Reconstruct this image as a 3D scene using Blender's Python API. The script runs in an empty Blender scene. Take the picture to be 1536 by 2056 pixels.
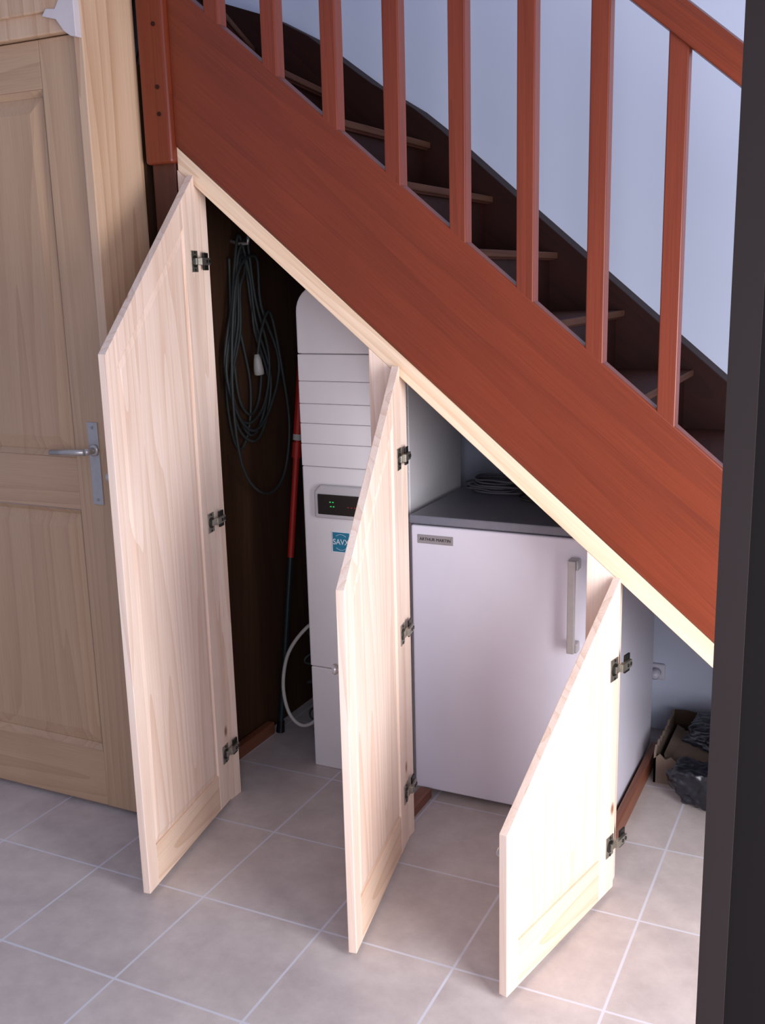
import bpy, bmesh, math, random
from mathutils import Vector, Matrix, noise
random.seed(4)
S=bpy.context.scene
COL=S.collection
M=.8396
# ---------------------------------------------------------------- materials
def lin(c):
    return tuple(((x/255)/12.92 if x/255<=.04045 else ((x/255+.055)/1.055)**2.4) for x in c)+(1,)
def base(name):
    m=bpy.data.materials.new(name); m.use_nodes=True
    nt=m.node_tree; b=nt.nodes['Principled BSDF']
    return m,nt,b
def N(nt,t,**kw):
    n=nt.nodes.new(t)
    for k,v in kw.items():
        if k in n.inputs: n.inputs[k].default_value=v
        else: setattr(n,k,v)
    return n
def plain(name,c,rough=.5,metal=0,var=.06,scale=8,bump=0,emit=None,es=1,spec=.5):
    m,nt,b=base(name)
    tc=N(nt,'ShaderNodeTexCoord'); no=N(nt,'ShaderNodeTexNoise',Scale=scale,Detail=4.0)
    nt.links.new(tc.outputs['Object'],no.inputs['Vector'])
    r=N(nt,'ShaderNodeValToRGB'); l=lin(c)
    r.color_ramp.elements[0].position=.3; r.color_ramp.elements[1].position=.7
    r.color_ramp.elements[0].color=tuple(x*(1-var) for x in l[:3])+(1,)
    r.color_ramp.elements[1].color=tuple(min(1,x*(1+var)) for x in l[:3])+(1,)
    nt.links.new(no.outputs['Fac'],r.inputs[0]); nt.links.new(r.outputs[0],b.inputs['Base Color'])
    b.inputs['Roughness'].default_value=rough; b.inputs['Metallic'].default_value=metal
    b.inputs['Specular IOR Level'].default_value=spec
    if bump:
        bp=N(nt,'ShaderNodeBump',Strength=bump,Distance=.01)
        nt.links.new(no.outputs['Fac'],bp.inputs['Height']); nt.links.new(bp.outputs[0],b.inputs['Normal'])
    if emit:
        b.inputs['Emission Color'].default_value=lin(emit); b.inputs['Emission Strength'].default_value=es
    return m
def wood(name,c0,c1,rot=(0,0,0),rough=.45,ring=9.0,fine=1.0,contrast=.3,finec=.5,stretch=.045,off=(0,0,0),spec=.5,knots=False,large=.45):
    """grain runs along local Z after rotation of the coordinates"""
    m,nt,b=base(name)
    tc=N(nt,'ShaderNodeTexCoord'); mp=N(nt,'ShaderNodeMapping')
    mp.inputs['Rotation'].default_value=rot; mp.inputs['Location'].default_value=off
    nt.links.new(tc.outputs['Object'],mp.inputs['Vector'])
    mp2=N(nt,'ShaderNodeMapping'); mp2.inputs['Scale'].default_value=(1,1,stretch)
    nt.links.new(mp.outputs[0],mp2.inputs['Vector'])
    n1=N(nt,'ShaderNodeTexNoise',Scale=ring,Detail=1.5,Roughness=.4,Distortion=.15)
    nt.links.new(mp2.outputs[0],n1.inputs['Vector'])
    mul=N(nt,'ShaderNodeMath',operation='MULTIPLY'); mul.inputs[1].default_value=11.0
    nt.links.new(n1.outputs['Fac'],mul.inputs[0])
    fr=N(nt,'ShaderNodeMath',operation='FRACT')
    nt.links.new(mul.outputs[0],fr.inputs[0])
    pw=N(nt,'ShaderNodeMath',operation='POWER'); pw.inputs[1].default_value=2.2
    nt.links.new(fr.outputs[0],pw.inputs[0])
    mp3=N(nt,'ShaderNodeMapping'); mp3.inputs['Scale'].default_value=(1,1,.02)
    nt.links.new(mp.outputs[0],mp3.inputs['Vector'])
    n2=N(nt,'ShaderNodeTexNoise',Scale=260*fine,Detail=2.0)
    nt.links.new(mp3.outputs[0],n2.inputs['Vector'])
    mp4=N(nt,'ShaderNodeMapping'); mp4.inputs['Scale'].default_value=(1,1,.3)
    nt.links.new(mp.outputs[0],mp4.inputs['Vector'])
    n3=N(nt,'ShaderNodeTexNoise',Scale=5,Detail=2.0)
    nt.links.new(mp4.outputs[0],n3.inputs['Vector'])
    a=N(nt,'ShaderNodeMath',operation='MULTIPLY_ADD'); a.inputs[1].default_value=contrast
    nt.links.new(pw.outputs[0],a.inputs[0])
    c=N(nt,'ShaderNodeMath',operation='MULTIPLY_ADD'); c.inputs[1].default_value=finec; c.inputs[2].default_value=-.5*finec+.12
    nt.links.new(n2.outputs['Fac'],c.inputs[0]); nt.links.new(c.outputs[0],a.inputs[2])
    d=N(nt,'ShaderNodeMath',operation='MULTIPLY_ADD'); d.inputs[1].default_value=large
    nt.links.new(n3.outputs['Fac'],d.inputs[0]); nt.links.new(a.outputs[0],d.inputs[2])
    r=N(nt,'ShaderNodeValToRGB')
    r.color_ramp.elements[0].position=.2; r.color_ramp.elements[0].color=lin(c0)
    r.color_ramp.elements[1].position=.9; r.color_ramp.elements[1].color=lin(c1)
    nt.links.new(d.outputs[0],r.inputs[0])
    col=r.outputs[0]
    if knots:
        mk=N(nt,'ShaderNodeMapping'); mk.inputs['Scale'].default_value=(1,1,.55); mk.inputs['Location'].default_value=(.13,.02,.07)
        nt.links.new(mp.outputs[0],mk.inputs['Vector'])
        vo=N(nt,'ShaderNodeTexVoronoi',Scale=4.2); nt.links.new(mk.outputs[0],vo.inputs['Vector'])
        kr=N(nt,'ShaderNodeValToRGB')
        kr.color_ramp.elements[0].position=.025; kr.color_ramp.elements[0].color=(1,1,1,1)
        kr.color_ramp.elements[1].position=.055; kr.color_ramp.elements[1].color=(0,0,0,1)
        nt.links.new(vo.outputs['Distance'],kr.inputs[0])
        mxk=N(nt,'ShaderNodeMix',data_type='RGBA')
        nt.links.new(kr.outputs[0],mxk.inputs[0]); nt.links.new(col,mxk.inputs[6]); mxk.inputs[7].default_value=lin((140,98,72))
        col=mxk.outputs[2]
    nt.links.new(col,b.inputs['Base Color'])
    b.inputs['Roughness'].default_value=rough
    b.inputs['Specular IOR Level'].default_value=spec
    bp=N(nt,'ShaderNodeBump',Strength=.06,Distance=.003)
    nt.links.new(n2.outputs['Fac'],bp.inputs['Height']); nt.links.new(bp.outputs[0],b.inputs['Normal'])
    return m
H90=(0,math.radians(90),0)
X90=(math.radians(90),0,0)
slope=math.atan(M)
SL=(0,(math.pi/2-slope),0)
pine=wood('pine_vertical',(242,221,204),(210,172,144),ring=7,contrast=.27,knots=True,spec=.3)
pine_h=wood('pine_horizontal',(238,212,188),(204,164,130),rot=H90,ring=9,contrast=.3,knots=True,spec=.3)
pine_s=wood('pine_sloping',(238,212,182),(206,166,126),rot=SL,ring=9)
pinedoor=wood('pine_shade_tint_vertical',(194,160,126),(164,126,96),ring=6,contrast=.25,large=.35)  # room door pine, colour darkened to paint in the shade it stands in
pinedoor_h=wood('pine_shade_tint_horizontal',(194,160,126),(164,126,96),rot=H90,ring=6,contrast=.25,large=.35)  # same painted-in shade for the rails, grain horizontal
pinepost=wood('pine_jamb',(214,182,150),(182,142,108),ring=6,contrast=.38,off=(.3,.2,.1))
maho_s=wood('mahogany_sloping',(126,54,28),(80,30,16),rot=SL,ring=3.5,contrast=.12,finec=.5,rough=.36,spec=.4,large=.5)
maho=wood('mahogany_vertical',(124,54,30),(86,34,19),ring=8,contrast=.18,finec=.5,rough=.36,spec=.4)
maho_d=wood('mahogany_darker_vertical',(84,38,22),(54,24,15),ring=8,contrast=.25)  # darker brown mahogany for the post below the newel
dark=wood('dark_stained_wood',(50,22,15),(36,16,11),rot=SL,ring=5,contrast=.3,rough=.6,spec=.2)
tread_m=wood('stair_tread_wood',(76,42,32),(56,29,21),rot=X90,rough=.7,spec=.12)
nosing_m=wood('stair_nosing_wood',(94,62,47),(72,43,32),rot=X90,rough=.7,spec=.12)
brown=wood('brown_panel_wood',(72,48,32),(52,33,21),rough=.7,spec=.2)
board_m=wood('floor_board_wood',(132,78,54),(100,58,40),rot=X90)
wallm=plain('white_wall_paint',(216,223,240),.8,var=.01,scale=1.5)
whitem=plain('white_enamel',(220,216,226),.3,var=.015)
whitep=plain('white_plastic',(226,222,222),.45,var=.02)
housem=plain('pale_grey_plastic',(190,187,188),.5,var=.02)
greytop=plain('grey_laminate',(116,116,126),.4,var=.05,scale=40)
steel=plain('brushed_nickel',(190,184,178),.35,.7,var=.05,scale=60)
alu=plain('pale_satin_aluminium',(186,181,178),.35,.6,var=.04,scale=60)
hingem=plain('hinge_nickel',(170,165,152),.3,.85,var=.15,scale=90)
hinged=plain('hinge_dark_metal',(60,58,54),.35,.8,var=.2,scale=90)
black=plain('black_gloss_plastic',(14,14,17),.2,var=.1)
postm=plain('dark_grey_coated_metal',(44,37,36),.8,var=.06,scale=3,spec=.15)
postb=plain('black_coated_metal',(19,15,15),.8,var=.1,scale=3,spec=.15)
cablem=plain('dark_grey_cable_rubber',(46,50,49),.6)
cablew=plain('white_cable_plastic',(178,174,166),.45)
cableg=plain('grey_cable_plastic',(92,90,94),.5)
redm=plain('red_lacquer',(180,38,27),.35)
tealm=plain('dark_teal_lacquer',(24,40,42),.4)
card=plain('grey_cardboard',(120,102,88),.85,var=.15,scale=12)
cardb=plain('brown_cardboard',(84,64,50),.85,var=.15,scale=12)
bagm=plain('black_plastic_film',(22,23,30),.3,var=.2)
plaster=plain('plaster_filler',(206,196,194),.85,var=.06,bump=.3)
stk=plain('teal_sticker',(28,122,152),.4,var=.03)
stw=plain('white_sticker_print',(230,235,240),.4,var=.02)
plate_m=plain('engraved_metal_plate',(160,154,154),.4,.3,var=.05,scale=50)
inkm=plain('dark_print',(28,26,30),.5)
greenled=plain('green_led',(40,180,90),.4,emit=(60,255,110),es=.4)
redled=plain('red_led',(110,30,30),.4,emit=(255,50,40),es=.06)
def tiles():
    m,nt,b=base('beige_stone_tiles')
    tc=N(nt,'ShaderNodeTexCoord'); mp=N(nt,'ShaderNodeMapping')
    mp.inputs['Location'].default_value=(.455,-.249,0)
    nt.links.new(tc.outputs['Object'],mp.inputs['Vector'])
    br=N(nt,'ShaderNodeTexBrick'); br.offset=0; br.squash=1
    for k,v in (('Scale',1.0),('Mortar Size',.0042),('Mortar Smooth',.5),('Brick Width',.36),('Row Height',.36),('Bias',0.0)):
        br.inputs[k].default_value=v
    br.inputs['Color1'].default_value=(1,1,1,1); br.inputs['Color2'].default_value=(.95,.95,.955,1)
    br.inputs['Mortar'].default_value=(1,1,1,1)
    nt.links.new(mp.outputs[0],br.inputs['Vector'])
    n=N(nt,'ShaderNodeTexNoise',Scale=8.0,Detail=10.0,Roughness=.7); nt.links.new(mp.outputs[0],n.inputs['Vector'])
    r=N(nt,'ShaderNodeValToRGB')
    r.color_ramp.elements[0].position=.3; r.color_ramp.elements[0].color=lin((180,168,164))
    r.color_ramp.elements[1].position=.72; r.color_ramp.elements[1].color=lin((208,197,190))
    nt.links.new(n.outputs['Fac'],r.inputs[0])
    mx=N(nt,'ShaderNodeMix',data_type='RGBA',blend_type='MULTIPLY'); mx.inputs[0].default_value=1
    nt.links.new(br.outputs['Color'],mx.inputs[6]); nt.links.new(r.outputs[0],mx.inputs[7])
    mg=N(nt,'ShaderNodeMix',data_type='RGBA',blend_type='MIX')
    nt.links.new(br.outputs['Fac'],mg.inputs[0]); nt.links.new(mx.outputs[2],mg.inputs[6]); mg.inputs[7].default_value=lin((207,206,212))
    nt.links.new(mg.outputs[2],b.inputs['Base Color'])
    b.inputs['Roughness'].default_value=.42
    bp2=N(nt,'ShaderNodeBump',Strength=.10,Distance=.004)
    nt.links.new(n.outputs['Fac'],bp2.inputs['Height'])
    nt.links.new(bp2.outputs[0],b.inputs['Normal'])
    return m
tilem=tiles()
# ---------------------------------------------------------------- geometry helpers (return verts, faces)
def prism(poly,a,b,axis='y'):
    n=len(poly); V=[]
    for t in (a,b):
        for p,q in poly:
            V.append({'y':(p,t,q),'x':(t,p,q),'z':(p,q,t)}[axis])
    F=[tuple(range(n)),tuple(range(2*n-1,n-1,-1))]
    for i in range(n):
        j=(i+1)%n; F.append((i,i+n,j+n,j))
    return V,F
def bx(x0,x1,y0,y1,z0,z1):
    return prism([(x0,z0),(x1,z0),(x1,z1),(x0,z1)],y0,y1)
def cyl(p0,p1,r0,r1=None,n=20):
    r1=r0 if r1 is None else r1
    p0=Vector(p0);p1=Vector(p1);d=(p1-p0).normalized()
    u=d.orthogonal().normalized();w=d.cross(u)
    V=[]
    for p,r in((p0,r0),(p1,r1)):
        for i in range(n):
            a=2*math.pi*i/n; V.append(tuple(p+r*(math.cos(a)*u+math.sin(a)*w)))
    F=[tuple(range(n))[::-1],tuple(range(n,2*n))]
    for i in range(n):
        j=(i+1)%n;F.append((i,j,j+n,i+n))
    return V,F
def lathe(p0,d,prof,n=24):
    p0=Vector(p0);d=Vector(d).normalized();u=d.orthogonal().normalized();w=d.cross(u)
    V=[];F=[]
    for h,r in prof:
        for i in range(n):
            a=2*math.pi*i/n;V.append(tuple(p0+d*h+r*(math.cos(a)*u+math.sin(a)*w)))
    for k in range(len(prof)-1):
        for i in range(n):
            j=(i+1)%n;F.append((k*n+i,k*n+j,(k+1)*n+j,(k+1)*n+i))
    F.append(tuple(range(n))[::-1]);F.append(tuple(range((len(prof)-1)*n,len(prof)*n)))
    return V,F
def smooth_path(P,sub=6,closed=False):
    P=[Vector(p) for p in P];out=[];n=len(P)
    for i in range(n if closed else n-1):
        g=lambda k:(P[k%n] if closed else P[max(0,min(n-1,k))])
        a,b,c,d=g(i-1),g(i),g(i+1),g(i+2)
        for s in range(sub):
            t=s/sub
            out.append(.5*((2*b)+(c-a)*t+(2*a-5*b+4*c-d)*t*t+(3*b-a-3*c+d)*t**3))
    if not closed: out.append(P[-1])
    return out
def tube(P,r,n=8):
    V=[];F=[];L=len(P);prev=None
    for i,p in enumerate(P):
        t=(P[min(L-1,i+1)]-P[max(0,i-1)]).normalized()
        u=t.orthogonal().normalized() if prev is None else (prev-t*prev.dot(t)).normalized()
        prev=u;w=t.cross(u)
        for k in range(n):
            a=2*math.pi*k/n;V.append(tuple(p+r*(math.cos(a)*u+math.sin(a)*w)))
    for i in range(L-1):
        for k in range(n):
            j=(k+1)%n;F.append((i*n+k,i*n+j,(i+1)*n+j,(i+1)*n+k))
    F.append(tuple(range(n))[::-1]);F.append(tuple(range((L-1)*n,L*n)))
    return V,F
def inset(poly,d):
    n=len(poly);out=[]
    A=sum(poly[i][0]*poly[(i+1)%n][1]-poly[(i+1)%n][0]*poly[i][1] for i in range(n))
    s=1 if A>0 else -1
    for i in range(n):
        p0=Vector(poly[i-1]);p1=Vector(poly[i]);p2=Vector(poly[(i+1)%n])
        e1=(p1-p0).normalized();e2=(p2-p1).normalized()
        n1=Vector((-e1.y,e1.x))*s;n2=Vector((-e2.y,e2.x))*s
        k=1+n1.dot(n2)
        out.append(tuple(p1+(n1+n2)*(d/k)))
    return out
def raised(poly,ins,y_edge,y_field,y_back):
    q=inset(poly,ins);n=len(poly)
    V=[(x,y_back,z) for x,z in poly]+[(x,y_edge,z) for x,z in poly]+[(x,y_field,z) for x,z in q]
    F=[tuple(range(n)),tuple(range(2*n,3*n))[::-1]]
    for i in range(n):
        j=(i+1)%n
        F.append((i,i+n,j+n,j));F.append((i+n,i+2*n,j+2*n,j+n))
    return V,F
def parent_world(p):
    v=Vector((0,0,0))
    while p: v=v+p.location;p=p.parent
    return v
def obj(name,parts,mats,parent=None,loc=(0,0,0),bevel=0,smooth=False,local=False,label=None,seg=2):
    if not isinstance(mats,(list,tuple)): mats=[mats]
    bm=bmesh.new()
    off=Vector((0,0,0)) if local else Vector(loc)
    for pt in parts:
        mi=0
        if isinstance(pt[1],int): pt,mi=pt
        V,F=pt
        vs=[bm.verts.new(Vector(v)-off) for v in V]
        for f in F:
            try:
                fc=bm.faces.new([vs[i] for i in f]);fc.material_index=mi
                fc.smooth=smooth
            except ValueError: pass
    bmesh.ops.recalc_face_normals(bm,faces=bm.faces)
    me=bpy.data.meshes.new(name);bm.to_mesh(me);bm.free()
    for m in mats: me.materials.append(m)
    o=bpy.data.objects.new(name,me);COL.objects.link(o)
    if parent:
        o.parent=parent
        o.location=loc if local else Vector(loc)-parent_world(parent)
    else: o.location=loc
    if bevel:
        b=o.modifiers.new('bevel','BEVEL');b.width=bevel;b.segments=seg;b.limit_method='ANGLE';b.angle_limit=math.radians(40)
    if label:o['label']=label
    return o
def empty(name,loc,label,cat,group=None):
    e=bpy.data.objects.new(name,None);e.location=loc;e.empty_display_size=.1;COL.objects.link(e)
    e['label']=label;e['category']=cat
    if group:e['group']=group
    return e
def tag(o,label,cat,group=None):
    o['label']=label;o['category']=cat
    if group:o['group']=group
    return o
def text(name,s,size,mat,parent,loc,rot,depth=.0005,sx=1):
    c=bpy.data.curves.new(name,'FONT');c.body=s;c.size=size;c.align_x='CENTER';c.align_y='CENTER';c.extrude=depth
    t=bpy.data.objects.new(name+'_tmp',c);COL.objects.link(t)
    dg=bpy.context.evaluated_depsgraph_get();dg.update()
    me=bpy.data.meshes.new_from_object(t.evaluated_get(dg))
    bpy.data.objects.remove(t)
    me.materials.clear();me.materials.append(mat)
    o=bpy.data.objects.new(name,me);COL.objects.link(o);o.parent=parent
    o.location=Vector(loc)-parent_world(parent);o.rotation_euler=rot;o.scale=(sx,1,1)
    return o
# ---------------------------------------------------------------- room shell
def struct(name,parts,mats,label,bevel=0,loc=(0,0,0)):
    o=obj(name,parts,mats,bevel=bevel,loc=loc);o['kind']='structure';o['label']=label;return o
struct('floor',[bx(-4,3.2,-4,1.05,-.1,0)],tilem,'square beige stone floor tiles with pale grout')
struct('wall_back',[bx(-4,3.2,1.05,1.2,0,3.7)],wallm,'smooth white painted wall behind the staircase')
struct('wall_left',[bx(-4,-2.86,-.20,-.02,0,3.7),bx(-2.86,-1.956,-.20,-.02,2.36,3.7)],wallm,'white wall around the pine door')
struct('wall_side',[bx(-2.0,-1.932,.002,1.05,0,2.2)],brown,'brown wooden side wall of the understair space')
struct('trim_1',[bx(-1.955,-1.925,-.215,-.0,0,3.7)],pinepost,'pine jamb board beside the door and newel',bevel=.003)
struct('trim_2',[bx(-2.86,-1.956,-.222,-.15,2.249,2.36),bx(-2.86,-1.956,-.235,-.222,2.30,2.36),bx(-2.86,-2.77,-.225,-.18,0,2.249)],pinepost,'pine door casing with stepped moulding',bevel=.004)
struct('trim_3',[(bx(-.163,-.128,-1.2,-1.14,0,3.2),0),(bx(-.128,-.03,-1.196,-1.12,0,3.2),1)],[postm,postb],'dark grey metal post of a glazed frame')
pp=[(-2.035,2.289),(-1.99,2.277),(-1.965,2.245),(-1.945,2.232),(-1.926,2.228),(-1.926,2.36),(-1.927,2.55),(-1.945,2.60),(-1.95,2.5),(-1.953,2.38),(-1.97,2.33),(-1.99,2.302),(-2.02,2.306)]
struct('trim_4',[prism(pp,-.2375,-.2145)],plaster,'rough whitish plaster filler patch at the door corner',bevel=.002)
# ---------------------------------------------------------------- room door
dl=(-2.36,-.18,0)
D=obj('door_1',[bx(-2.77,-2.63,-.20,-.16,.012,2.246),bx(-2.09,-1.958,-.20,-.16,.012,2.246)],pinedoor,loc=dl,bevel=.003)
D['kind']='structure';D['label']='closed pine panelled room door'
for z0,z1 in((.012,.198),(.963,1.12),(2.122,2.246)):
    obj('rail',[bx(-2.63,-2.09,-.199,-.161,z0,z1)],pinedoor_h,parent=D,loc=dl,bevel=.003)
for z0,z1 in((.198,.963),(1.12,2.122)):
    r=[(-2.63,z0),(-2.09,z0),(-2.09,z1),(-2.63,z1)]
    q=inset(r,.016)
    V=[(x,-.199,z) for x,z in r]+[(x,-.184,z) for x,z in q]
    F=[(i,i+4,(i+1)%4+4,(i+1)%4) for i in range(4)]
    obj('moulding',[(V,F)],pinedoor,parent=D,loc=dl)
    obj('panel',[raised(inset(r,.012),.045,-.182,-.195,-.168)],pinedoor,parent=D,loc=dl)
hl=(-2.017,-.2,1.1)
h=obj('door_handle',[bx(-2.036,-1.998,-.204,-.1995,.985,1.225)],steel,parent=D,loc=hl,bevel=.0015,label='brushed nickel door handle on a long plate')
obj('lever',[cyl((-2.015,-.204,1.145),(-2.015,-.245,1.145),.0095),
   cyl((-2.015,-.245,1.145),(-2.14,-.248,1.140),.0095,.008),lathe((-2.015,-.204,1.145),(0,-1,0),[(0,.017),(.006,.017),(.008,.012)])],steel,parent=h,loc=hl,smooth=True)
for zz in(1.0,1.21): obj('screw',[cyl((-2.017,-.2035,zz),(-2.017,-.206,zz),.004,n=12)],hingem,parent=h,loc=hl)
# ---------------------------------------------------------------- staircase
so=(-.6,.5,0)
ST=empty('staircase',so,'red-brown mahogany staircase with square balusters and dark risers','staircase')
def sp(name,parts,mats,**k): return obj(name,parts,mats,parent=ST,loc=so,**k)
top=lambda x:.8849-M*x
bot=lambda x:.4539-M*x
sp('outer_string',[prism([(-1.815,top(-1.815)),(.85,top(.85)),(.85,0),(.54,0),(-1.815,bot(-1.815))],0,.045)],maho_s,bevel=.005)
rt=[(1.05,.02),(-.449,1.268),(-1.162,1.879),(-1.403,2.089),(-1.50,2.165),(-1.57,2.208),(-1.66,2.262),(-1.78,2.35),(-1.9,2.44),(-2.05,2.52),(-2.29,2.605),(-2.9,2.82)]
rb=[(-2.9,2.35),(-2.2,2.15),(-1.8,1.93),(-1.403,1.62),(-.449,.80),(.50,0),(1.05,0)]
sp('wall_string',[prism(rt+rb,.93,1.045)],dark,bevel=.003)
going=.2246;rise=.1886
def nos(k):
    x=-.991-going*k
    if k<=2: return x,x
    return {3:(-1.662,-1.80),4:(-1.76,-2.12),5:(-1.83,-2.62),6:(-1.87,-3.2)}[k]
for k in range(-8,6):
    z=1.674+rise*k
    (xa,xb),(na,nb)=nos(k),nos(k+1)
    d=.035;ya,yb=.046,.929
    sp('tread',[prism([(xa-.010,ya),(xb-.010,yb),(nb-d,yb),(na-d,ya)],z-.026,z,'z')],tread_m,bevel=.002)
    sp('nosing',[prism([(xa-.010,ya),(xa,ya),(xb,yb),(xb-.010,yb)],z-.020,z+.0003,'z')],nosing_m,bevel=.004,seg=3)
    zl=0 if k==-8 else z-rise
    sp('riser',[prism([(xa-.045,ya),(xa-.028,ya),(xb-.028,yb),(xb-.045,yb)],zl,z-.026,'z')],dark)
nw=sp('newel_post',[bx(-1.905,-1.812,-.02,.07,1.93,3.45)],maho,bevel=.01,seg=3,label='square mahogany newel post with rounded foot')
for zz in(2.06,2.13,2.29):
    p=obj('peg',[cyl((-1.845,-.018,zz),(-1.845,-.0225,zz),.006,n=12)],dark,parent=nw,loc=so);p.location=(0,0,0)
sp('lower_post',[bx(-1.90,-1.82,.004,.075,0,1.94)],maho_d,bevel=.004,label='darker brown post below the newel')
sp('newel_post',[bx(.85,.943,-.02,.07,0,1.12),bx(.84,.953,-.03,.08,1.12,1.15)],maho,bevel=.006)
rail=lambda x:top(x)+.832
for k in range(0,14):
    x=-1.695+.1742*k;w=.044
    sp('baluster',[prism([(x,top(x)-.01),(x+w,top(x+w)-.01),(x+w,rail(x+w)+.01),(x,rail(x)+.01)],.001,.0445)],maho,bevel=.003)
sec=[(-.018,0),(.063,0),(.066,.025),(.06,.06),(.045,.082),(.0225,.088),(0,.082),(-.015,.06),(-.021,.025)]
V=[];n=len(sec)
for x in(-1.812,.85):
    for y,z in sec: V.append((x,y,rail(x)+z*1.05))
F=[tuple(range(n)),tuple(range(n,2*n))]+[(i,i+n,(i+1)%n+n,(i+1)%n) for i in range(n)]
sp('handrail',[(V,F)],maho_s,bevel=.003)
# ---------------------------------------------------------------- understair cabinet
co=(-1.15,0,0)
CB=empty('understair_cabinet',co,'pale pine understair cupboard front with three sloping open doors','cupboard')
rbm=lambda x:.3897-M*x
obj('sloping_rail',[prism([(-1.812,bot(-1.812)-.001),(.53,bot(.53)-.001),(.53,0),(.464,.0),(-1.812,rbm(-1.812))],.003,.05)],pine_s,parent=CB,loc=co,bevel=.002)
for x0,x1 in((-1.816,-1.764),(-1.234,-1.152),(-.636,-.556)):
    obj('stile',[prism([(x0,0),(x1,0),(x1,rbm(x1)-.0005),(x0,rbm(x0)-.0005)],.004,.06)],pine,parent=CB,loc=co,bevel=.002)
W=.537;T=.021
def cup_hinge(parent,z):
    P=[(bx(.008,.048,0,.0025,z-.029,z+.029),0),(cyl((.028,.001,z),(.028,.0045,z),.0165,n=20),1),
       (bx(-.010,.032,.0045,.010,z-.009,z+.009),0),(bx(-.042,.012,.009,.017,z-.010,z+.010),0),
       (bx(-.046,-.018,.004,.009,z-.024,z+.024),1),(cyl((.028,.0025,z-.024),(.028,.0045,z-.024),.004,n=10),1),(cyl((.028,.0025,z+.024),(.028,.0045,z+.024),.004,n=10),1),
       (cyl((-.018,.017,z),(-.018,.019,z),.005,n=10),1),(cyl((-.034,.017,z),(-.034,.019,z),.005,n=10),1)]
    return obj('hinge',P,[hingem,hinged],parent=parent,local=True,bevel=.0008,label='nickel-plated concealed cup hinge')
def cab_door(hx,hy,ang,Hh,hz,kz,lab):
    Hf=Hh-M*W;b=.014;s=.082;fs=.05;br=.115;tr=.075
    P=[(prism([(0,b),(s,b),(s,Hh-M*s),(0,Hh)],-T,0),0),
       (prism([(W-fs,b),(W,b),(W,Hf),(W-fs,Hf+M*fs)],-T,0),0),
       (prism([(s,b),(W-fs,b),(W-fs,b+br),(s,b+br)],-T+.0003,-.0003),1),
       (prism([(s,Hh-M*s),(s,Hh-M*s-tr),(W-fs,Hf+M*fs-tr),(W-fs,Hf+M*fs)],-T+.0003,-.0003),0)]
    o=obj('door',P,[pine,pine_h,pine_s],parent=CB,local=True,bevel=.0015,label=lab)
    o.location=Vector((hx,hy,0))-Vector(co);o.rotation_euler=(0,0,math.radians(ang))
    pl=[(s,b+br),(W-fs,b+br),(W-fs,Hf+M*fs-tr),(s,Hh-M*s-tr)]
    obj('panel',[raised(pl,.022,-.0065,-.002,-.016)],pine,parent=o,local=True)
    for z in hz: cup_hinge(o,z)
    obj('knob',[lathe((W-.04,-T,kz),(0,-1,0),[(0,.007),(.010,.006),(.014,.010),(.020,.0135),(.025,.011),(.027,.005)])],steel,parent=o,local=True,smooth=True)
    return o
cab_door(-1.755,-.006,-79.8,1.895,(1.663,.915,.178),1.14,'tall open pine cupboard door with sloping top')
cab_door(-1.140,-.006,-79.3,1.380,(1.137,.65,.174),.726,'medium open pine cupboard door with sloping top')
cab_door(-.545,-.010,-102.3,.866,(.635,.146),.345,'short open pine cupboard door with sloping top')
# ---------------------------------------------------------------- freezer
fo=(-.93,.55,0)
FZ=empty('freezer',fo,'white undercounter freezer with grey worktop and metal handle','freezer')
obj('body',[bx(-1.245,-.622,.325,.85,.03,.885)],whitem,parent=FZ,loc=fo,bevel=.004)
obj('door',[bx(-1.245,-.622,.278,.320,.022,.880)],whitem,parent=FZ,loc=fo,bevel=.006,seg=3)
obj('worktop',[bx(-1.248,-.619,.272,.853,.886,.912)],greytop,parent=FZ,loc=fo,bevel=.004,label='grey laminate top')
obj('base_grille',[bx(-1.23,-.637,.33,.40,.0,.03)],black,parent=FZ,loc=fo)
for x in(-1.2,-.67):
    for y in(.36,.8): obj('foot',[cyl((x,y,0),(x,y,.032),.018)],black,parent=FZ,loc=fo)
obj('handle',[bx(-.750,-.728,.236,.248,.553,.826),bx(-.753,-.722,.246,.279,.553,.582),bx(-.753,-.722,.246,.279,.797,.826)],alu,parent=FZ,loc=fo,bevel=.003,label='brushed metal bracket handle')
obj('badge',[bx(-1.222,-1.108,.2755,.279,.826,.853)],plate_m,parent=FZ,loc=fo,bevel=.001,label='small silver metal badge with printed lettering')
text('lettering','ARTHUR MARTIN',.0128,inkm,FZ,(-1.165,.2752,.8395),(math.pi/2,0,0))
# ---------------------------------------------------------------- water softener
wo=(-1.455,.53,0)
WS=empty('water_softener',wo,'tall white ribbed water softener with black display panel','water softener')
x0,x1,y0,y1=-1.64,-1.272,.32,.76
def rounded(xa,xb,zt,zb,r):
    a1=[(xa+r-r*math.cos(a),zt-r+r*math.sin(a)) for a in [i*math.pi/2/8 for i in range(9)]]
    a2=[(xb-r+r*math.sin(a),zt-r+r*math.cos(a)) for a in [i*math.pi/2/8 for i in range(9)]]
    return [(xa,zb)]+a1+a2+[(xb,zb)]
obj('body',[prism(rounded(x0+.003,x1,1.587,.0,.08),y0+.016,y1)],whitep,parent=WS,loc=wo,bevel=.004,seg=3)
obj('upper_panel',[prism(rounded(x0,x1-.002,1.59,1.384,.08),y0,y0+.03)],whitep,parent=WS,loc=wo,bevel=.005)
gz=[1.382,1.299,1.229,1.167,1.103,1.031]
for i in range(5):
    obj('ribbed_panel',[bx(x0,x1-.002,y0,y0+.03,gz[i+1]+.0006,gz[i]-.0002)],whitep,parent=WS,loc=wo,bevel=.003,seg=3)
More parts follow.
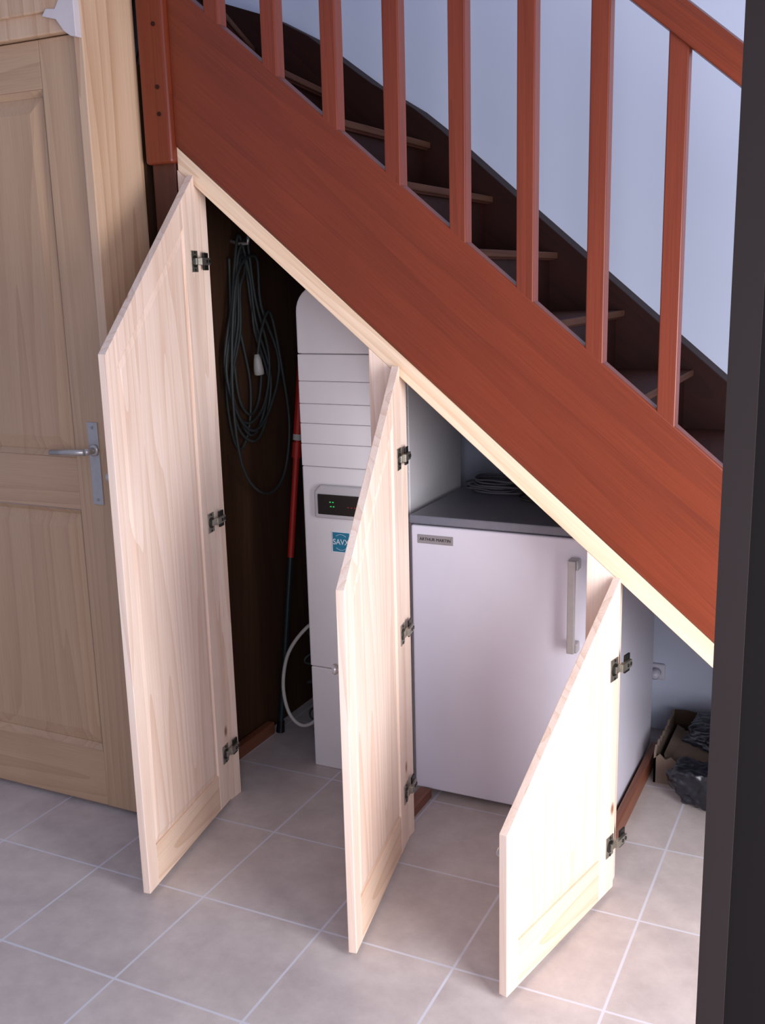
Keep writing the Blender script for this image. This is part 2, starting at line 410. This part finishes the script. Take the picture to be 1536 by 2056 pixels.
obj('front_panel',[bx(x0,x1-.002,y0,y0+.03,.357,1.0305)],whitep,parent=WS,loc=wo,bevel=.005)
obj('lower_panel',[bx(x0+.002,x1-.002,y0+.001,y0+.03,.0,.355)],whitep,parent=WS,loc=wo,bevel=.004)
hp=[(-1.593,.868),(-1.31,.868),(-1.31,.953),(-1.335,.976),(-1.572,.976),(-1.593,.955)]
obj('control_housing',[prism(hp,.306,y0+.001)],housem,parent=WS,loc=wo,bevel=.007,seg=3)
obj('display',[bx(-1.578,-1.338,.3025,.307,.882,.947)],black,parent=WS,loc=wo,bevel=.003,label='black display with green and red lights')
for i in range(2):
    obj('green_light',[bx(-1.535+.010*i,-1.530+.010*i,.3015,.3026,.922,.925),bx(-1.533+.010*i,-1.528+.010*i,.3015,.3026,.908,.911)],greenled,parent=WS,loc=wo)
for i in range(3):
    obj('red_light',[bx(-1.472+.012*i,-1.466+.012*i,.3015,.3026,.909,.912)],redled,parent=WS,loc=wo)
obj('sticker',[(bx(-1.540,-1.474,.3185,.3202,.757,.826),1),(bx(-1.537,-1.477,.318,.3186,.760,.823),0)],[stk,stw],parent=WS,loc=wo,label='teal square sticker with white arcs and lettering')
arcp=lambda a0:[Vector((-1.507+.0255*math.cos(a),.3178,.7915+.0255*math.sin(a))) for a in [a0+i*1.5/12 for i in range(13)]]
for a0 in (.8,3.95): obj('sticker_arc',[tube(arcp(a0),.0006,6)],stw,parent=WS,loc=wo)
text('lettering','SAVX',.026,stw,WS,(-1.507,.3176,.7915),(math.pi/2,0,0),sx=.92)
# ---------------------------------------------------------------- things in the closet
P=[];x=-1.918
for i in range(6):
    cy=.42+random.uniform(-.04,.04);cz=1.42+random.uniform(-.06,.03);ry=.07+.020*i;rz=.32+random.uniform(-.06,.07)
    for k in range(10):
        a=math.pi/2+2*math.pi*k/10
        yy=cy+ry*math.cos(a)*(1 if math.sin(a)<.3 else .5);zz=cz+rz*math.sin(a)
        P.append((x+.006*i+random.uniform(-.002,.002),yy+random.uniform(-.01,.01)+(.03*i/6),zz))
for (yy,zz) in((.36,1.62),(.30,1.3),(.33,1.02),(.45,.90),(.58,.93),(.64,1.1),(.61,1.3),(.55,1.5),(.49,1.45),(.455,1.36)):
    P.append((x+.045,yy,zz))
cl=(-1.9,.45,1.7)
CC=obj('electric_cable_coil',[tube(smooth_path(P,5),.0050,7)],cablem,loc=cl,smooth=True)
tag(CC,'dark grey electric cable coiled and hung on side wall','cable')
obj('plug',[lathe((-1.873,.452,1.37),(0,.15,-1),[(0,.008),(.02,.013),(.05,.017),(.066,.017),(.069,.014)],16)],cablew,parent=CC,loc=cl,smooth=True,label='white plastic plug')
obj('hook',[tube([Vector(v) for v in((-1.93,.42,1.735),(-1.90,.42,1.725),(-1.865,.42,1.725),(-1.86,.42,1.75))],.006)],steel,parent=CC,loc=cl,smooth=True)
A=Vector((-1.885,.50,0));B=Vector((-1.785,.60,1.36))
f=lambda t:A+(B-A)*t
PL=empty('long_handled_pole',A,'long pole with red upper tube and dark lower tube','pole')
obj('lower_tube',[cyl(f(0),f(.5),.0095)],tealm,parent=PL,loc=A)
obj('upper_tube',[cyl(f(.48),f(.80),.011)],redm,parent=PL,loc=A)
obj('grip',[cyl(f(.79),f(1),.015),cyl(f(.74),f(.78),.016)],redm,parent=PL,loc=A)
obj('band',[cyl(f(.785),f(.80),.016)],cablew,parent=PL,loc=A)
obj('foot',[cyl(f(0),f(.03),.016,.013)],black,parent=PL,loc=A)
HP=[(-1.648,.45,.47),(-1.70,.42,.455),(-1.77,.40,.36),(-1.80,.40,.24),(-1.785,.40,.14),(-1.74,.40,.095),(-1.69,.41,.11),(-1.66,.44,.17),(-1.66,.46,.26)]
tag(obj('drain_hose',[tube(smooth_path(HP,8),.0065,10)],cablew,loc=(-1.7,.42,0),smooth=True),'thin cream flexible hose looped beside the water softener','hose')
HP=[]
for i in range(44):
    a=i*.7
    HP.append((-1.715+.03*math.cos(a*1.3)+random.uniform(-.01,.01),.52+.06*math.cos(a),.06+.008*i+.04*math.sin(a)))
tag(obj('power_cord',[tube(smooth_path(HP,4),.004,6)],cablem,loc=(-1.7,.5,0),smooth=True),'tangled dark power cord beside the water softener','cable')
tag(obj('wooden_batten',[bx(-1.925,-1.895,.09,.48,0,.045)],board_m,loc=(-1.91,.3,0),bevel=.003),'brown wooden batten along the side wall','board')
tag(obj('wooden_batten',[bx(-1.225,-1.185,.07,.268,0,.03)],board_m,loc=(-1.2,.1,0),bevel=.003),'short reddish wooden batten on tiles before freezer','board')
tag(obj('wooden_batten',[bx(-.612,-.588,.12,.82,0,.055)],board_m,loc=(-.6,.3,0),bevel=.003),'reddish brown wooden board on the floor beside freezer','board')
for mt,cx,cy,rx,n,lab in((cableg,-1.11,.67,.085,7,'grey cable coiled flat on the freezer top'),(cablem,-.885,.62,.09,5,'dark cable coiled flat on the freezer top')):
    P=[]
    for i in range(n*10):
        a=2*math.pi*i/10;l=i//10
        if i%10==0: ox,oy=random.uniform(-.02,.02),random.uniform(-.02,.02)
        rr=rx*(1-.10*(l%3))+random.uniform(-.01,.01)
        P.append((cx+ox+rr*math.cos(a)*1.15,cy+oy+rr*.8*math.sin(a),.917+.006*l+random.uniform(0,.006)))
    tag(obj('extension_cable',[tube(smooth_path(P,4),.0036,6)],mt,loc=(cx,cy,.912),smooth=True),lab,'cable')
# cardboard box
bo=(-.43,.8,0)
BX=empty('cardboard_box',bo,'torn open brown cardboard box on tiles by the wall','cardboard box')
def jag(a,b,z,steps,amp):
    pts=[(a,0),(b,0)]
    for i in range(steps*2+1):
        t=1-i/(steps*2);pts.append((a+(b-a)*t,z+(amp if i%2 else 0)+random.uniform(-.004,.004)))
    return pts
obj('side',[prism(jag(.64,.98,.105,8,.014),-.57,-.563,'x')],card,parent=BX,loc=bo)
obj('side',[prism(jag(.64,.98,.08,5,.010),-.25,-.243,'x')],cardb,parent=BX,loc=bo)
obj('side',[prism(jag(-.57,-.243,.085,9,.012),.64,.646)],card,parent=BX,loc=bo)
obj('side',[prism(jag(-.57,-.243,.11,4,.006),.975,.981)],cardb,parent=BX,loc=bo)
obj('bottom',[bx(-.563,-.25,.646,.975,0,.006)],cardb,parent=BX,loc=bo)
for i in range(4):
    c=obj('folded_cardboard',[bx(-.555+.004*i,-.30+.008*i,.66,.94-.01*i,.008+.02*i,.013+.02*i),prism([(-.555+.004*i,.013+.02*i),(-.52,.013+.02*i),(-.545,.026+.02*i)],.68,.92)],card if i%2 else cardb)
    tag(c,'flattened piece of grey brown cardboard in box','cardboard',group='flattened cardboard in the box')
def bag(cx,cy,rx,ry,rz,seed,lab,z=0):
    bm=bmesh.new();bmesh.ops.create_icosphere(bm,subdivisions=5,radius=1)
    sv=Vector((seed,1,2))
    for v in bm.verts:
        p=v.co.copy()
        q=Vector((p.x,p.y,p.z*.5))
        n1=noise.noise(p*1.2+sv)
        n2=noise.voronoi(q*2.2+sv)[0];n3=noise.voronoi(q*4.5+sv)[0]
        s=.86+.2*n1+.28*(n2[1]-n2[0])*.6-.10*n3[0]+.08*(n3[1]-n3[0])
        k=1/max(abs(p.x),abs(p.y),abs(p.z))**.45
        v.co=Vector((p.x*rx*s*k*.85,p.y*ry*s*k*.85,max(-rz*.8,p.z*rz*s*k*.9)))
    for fc in bm.faces: fc.smooth=True
    me=bpy.data.meshes.new('plastic_bag');bm.to_mesh(me);bm.free();me.materials.append(bagm)
    o=bpy.data.objects.new('plastic_bag',me);COL.objects.link(o);o.location=(cx,cy,z+rz*.8+.001)
    tag(o,lab,'plastic bag');return o
bag(-.395,.545,.13,.085,.085,3,'crumpled black plastic bag against the cardboard box')
bag(-.385,.80,.14,.13,.055,7,'black plastic bag lying on the cardboard in box',z=.082)
vl=(-.645,1.05,.22)
VL=obj('wall_outlet',[bx(-.675,-.615,1.035,1.05,.19,.25)],whitem,loc=vl,bevel=.005);tag(VL,'small white electrical outlet low on the white wall','outlet')
obj('plug',[lathe((-.645,1.035,.22),(0,-1,0),[(0,.018),(.03,.018),(.04,.008)],14)],whitem,parent=VL,loc=vl,smooth=True)
# ---------------------------------------------------------------- lights
def area(name,loc,aim,sx,sy,e,c):
    l=bpy.data.lights.new(name,'AREA');l.shape='RECTANGLE';l.size=sx;l.size_y=sy;l.energy=e;l.color=c
    o=bpy.data.objects.new(name,l);COL.objects.link(o);o.location=loc
    o.rotation_euler=(Vector(aim)-Vector(loc)).to_track_quat('-Z','Y').to_euler();return o
area('window_daylight',(.95,-1.25,.95),(-.75,-.25,.35),1.0,1.6,80,(.95,.94,1.0))
area('room_daylight',(1.0,-3.3,1.6),(-1.0,.3,.9),2.0,1.6,54,(.89,.89,1.0))
w=bpy.data.worlds.new('world');S.world=w;w.use_nodes=True
bg=w.node_tree.nodes['Background'];bg.inputs[0].default_value=(.62,.68,1,1);bg.inputs[1].default_value=.50
# ---------------------------------------------------------------- camera
c=bpy.data.cameras.new('camera');c.sensor_fit='VERTICAL';c.sensor_height=36;c.sensor_width=27
c.lens=36*2060.34/2056
co_=bpy.data.objects.new('camera',c);COL.objects.link(co_)
pi_,ya,ro=.2224,.4554,-.0255
Fv=Vector((-math.sin(ya)*math.cos(pi_),math.cos(ya)*math.cos(pi_),-math.sin(pi_)))
R=Vector((math.cos(ya),math.sin(ya),0));U=R.cross(Fv)
R2=math.cos(ro)*R+math.sin(ro)*U;U2=-math.sin(ro)*R+math.cos(ro)*U
m=Matrix((R2,U2,-Fv)).transposed().to_4x4();m.translation=Vector((0,-2.4549,1.6))
co_.matrix_world=m
S.camera=co_
S.view_settings.view_transform='Standard'
S.view_settings.look='None'
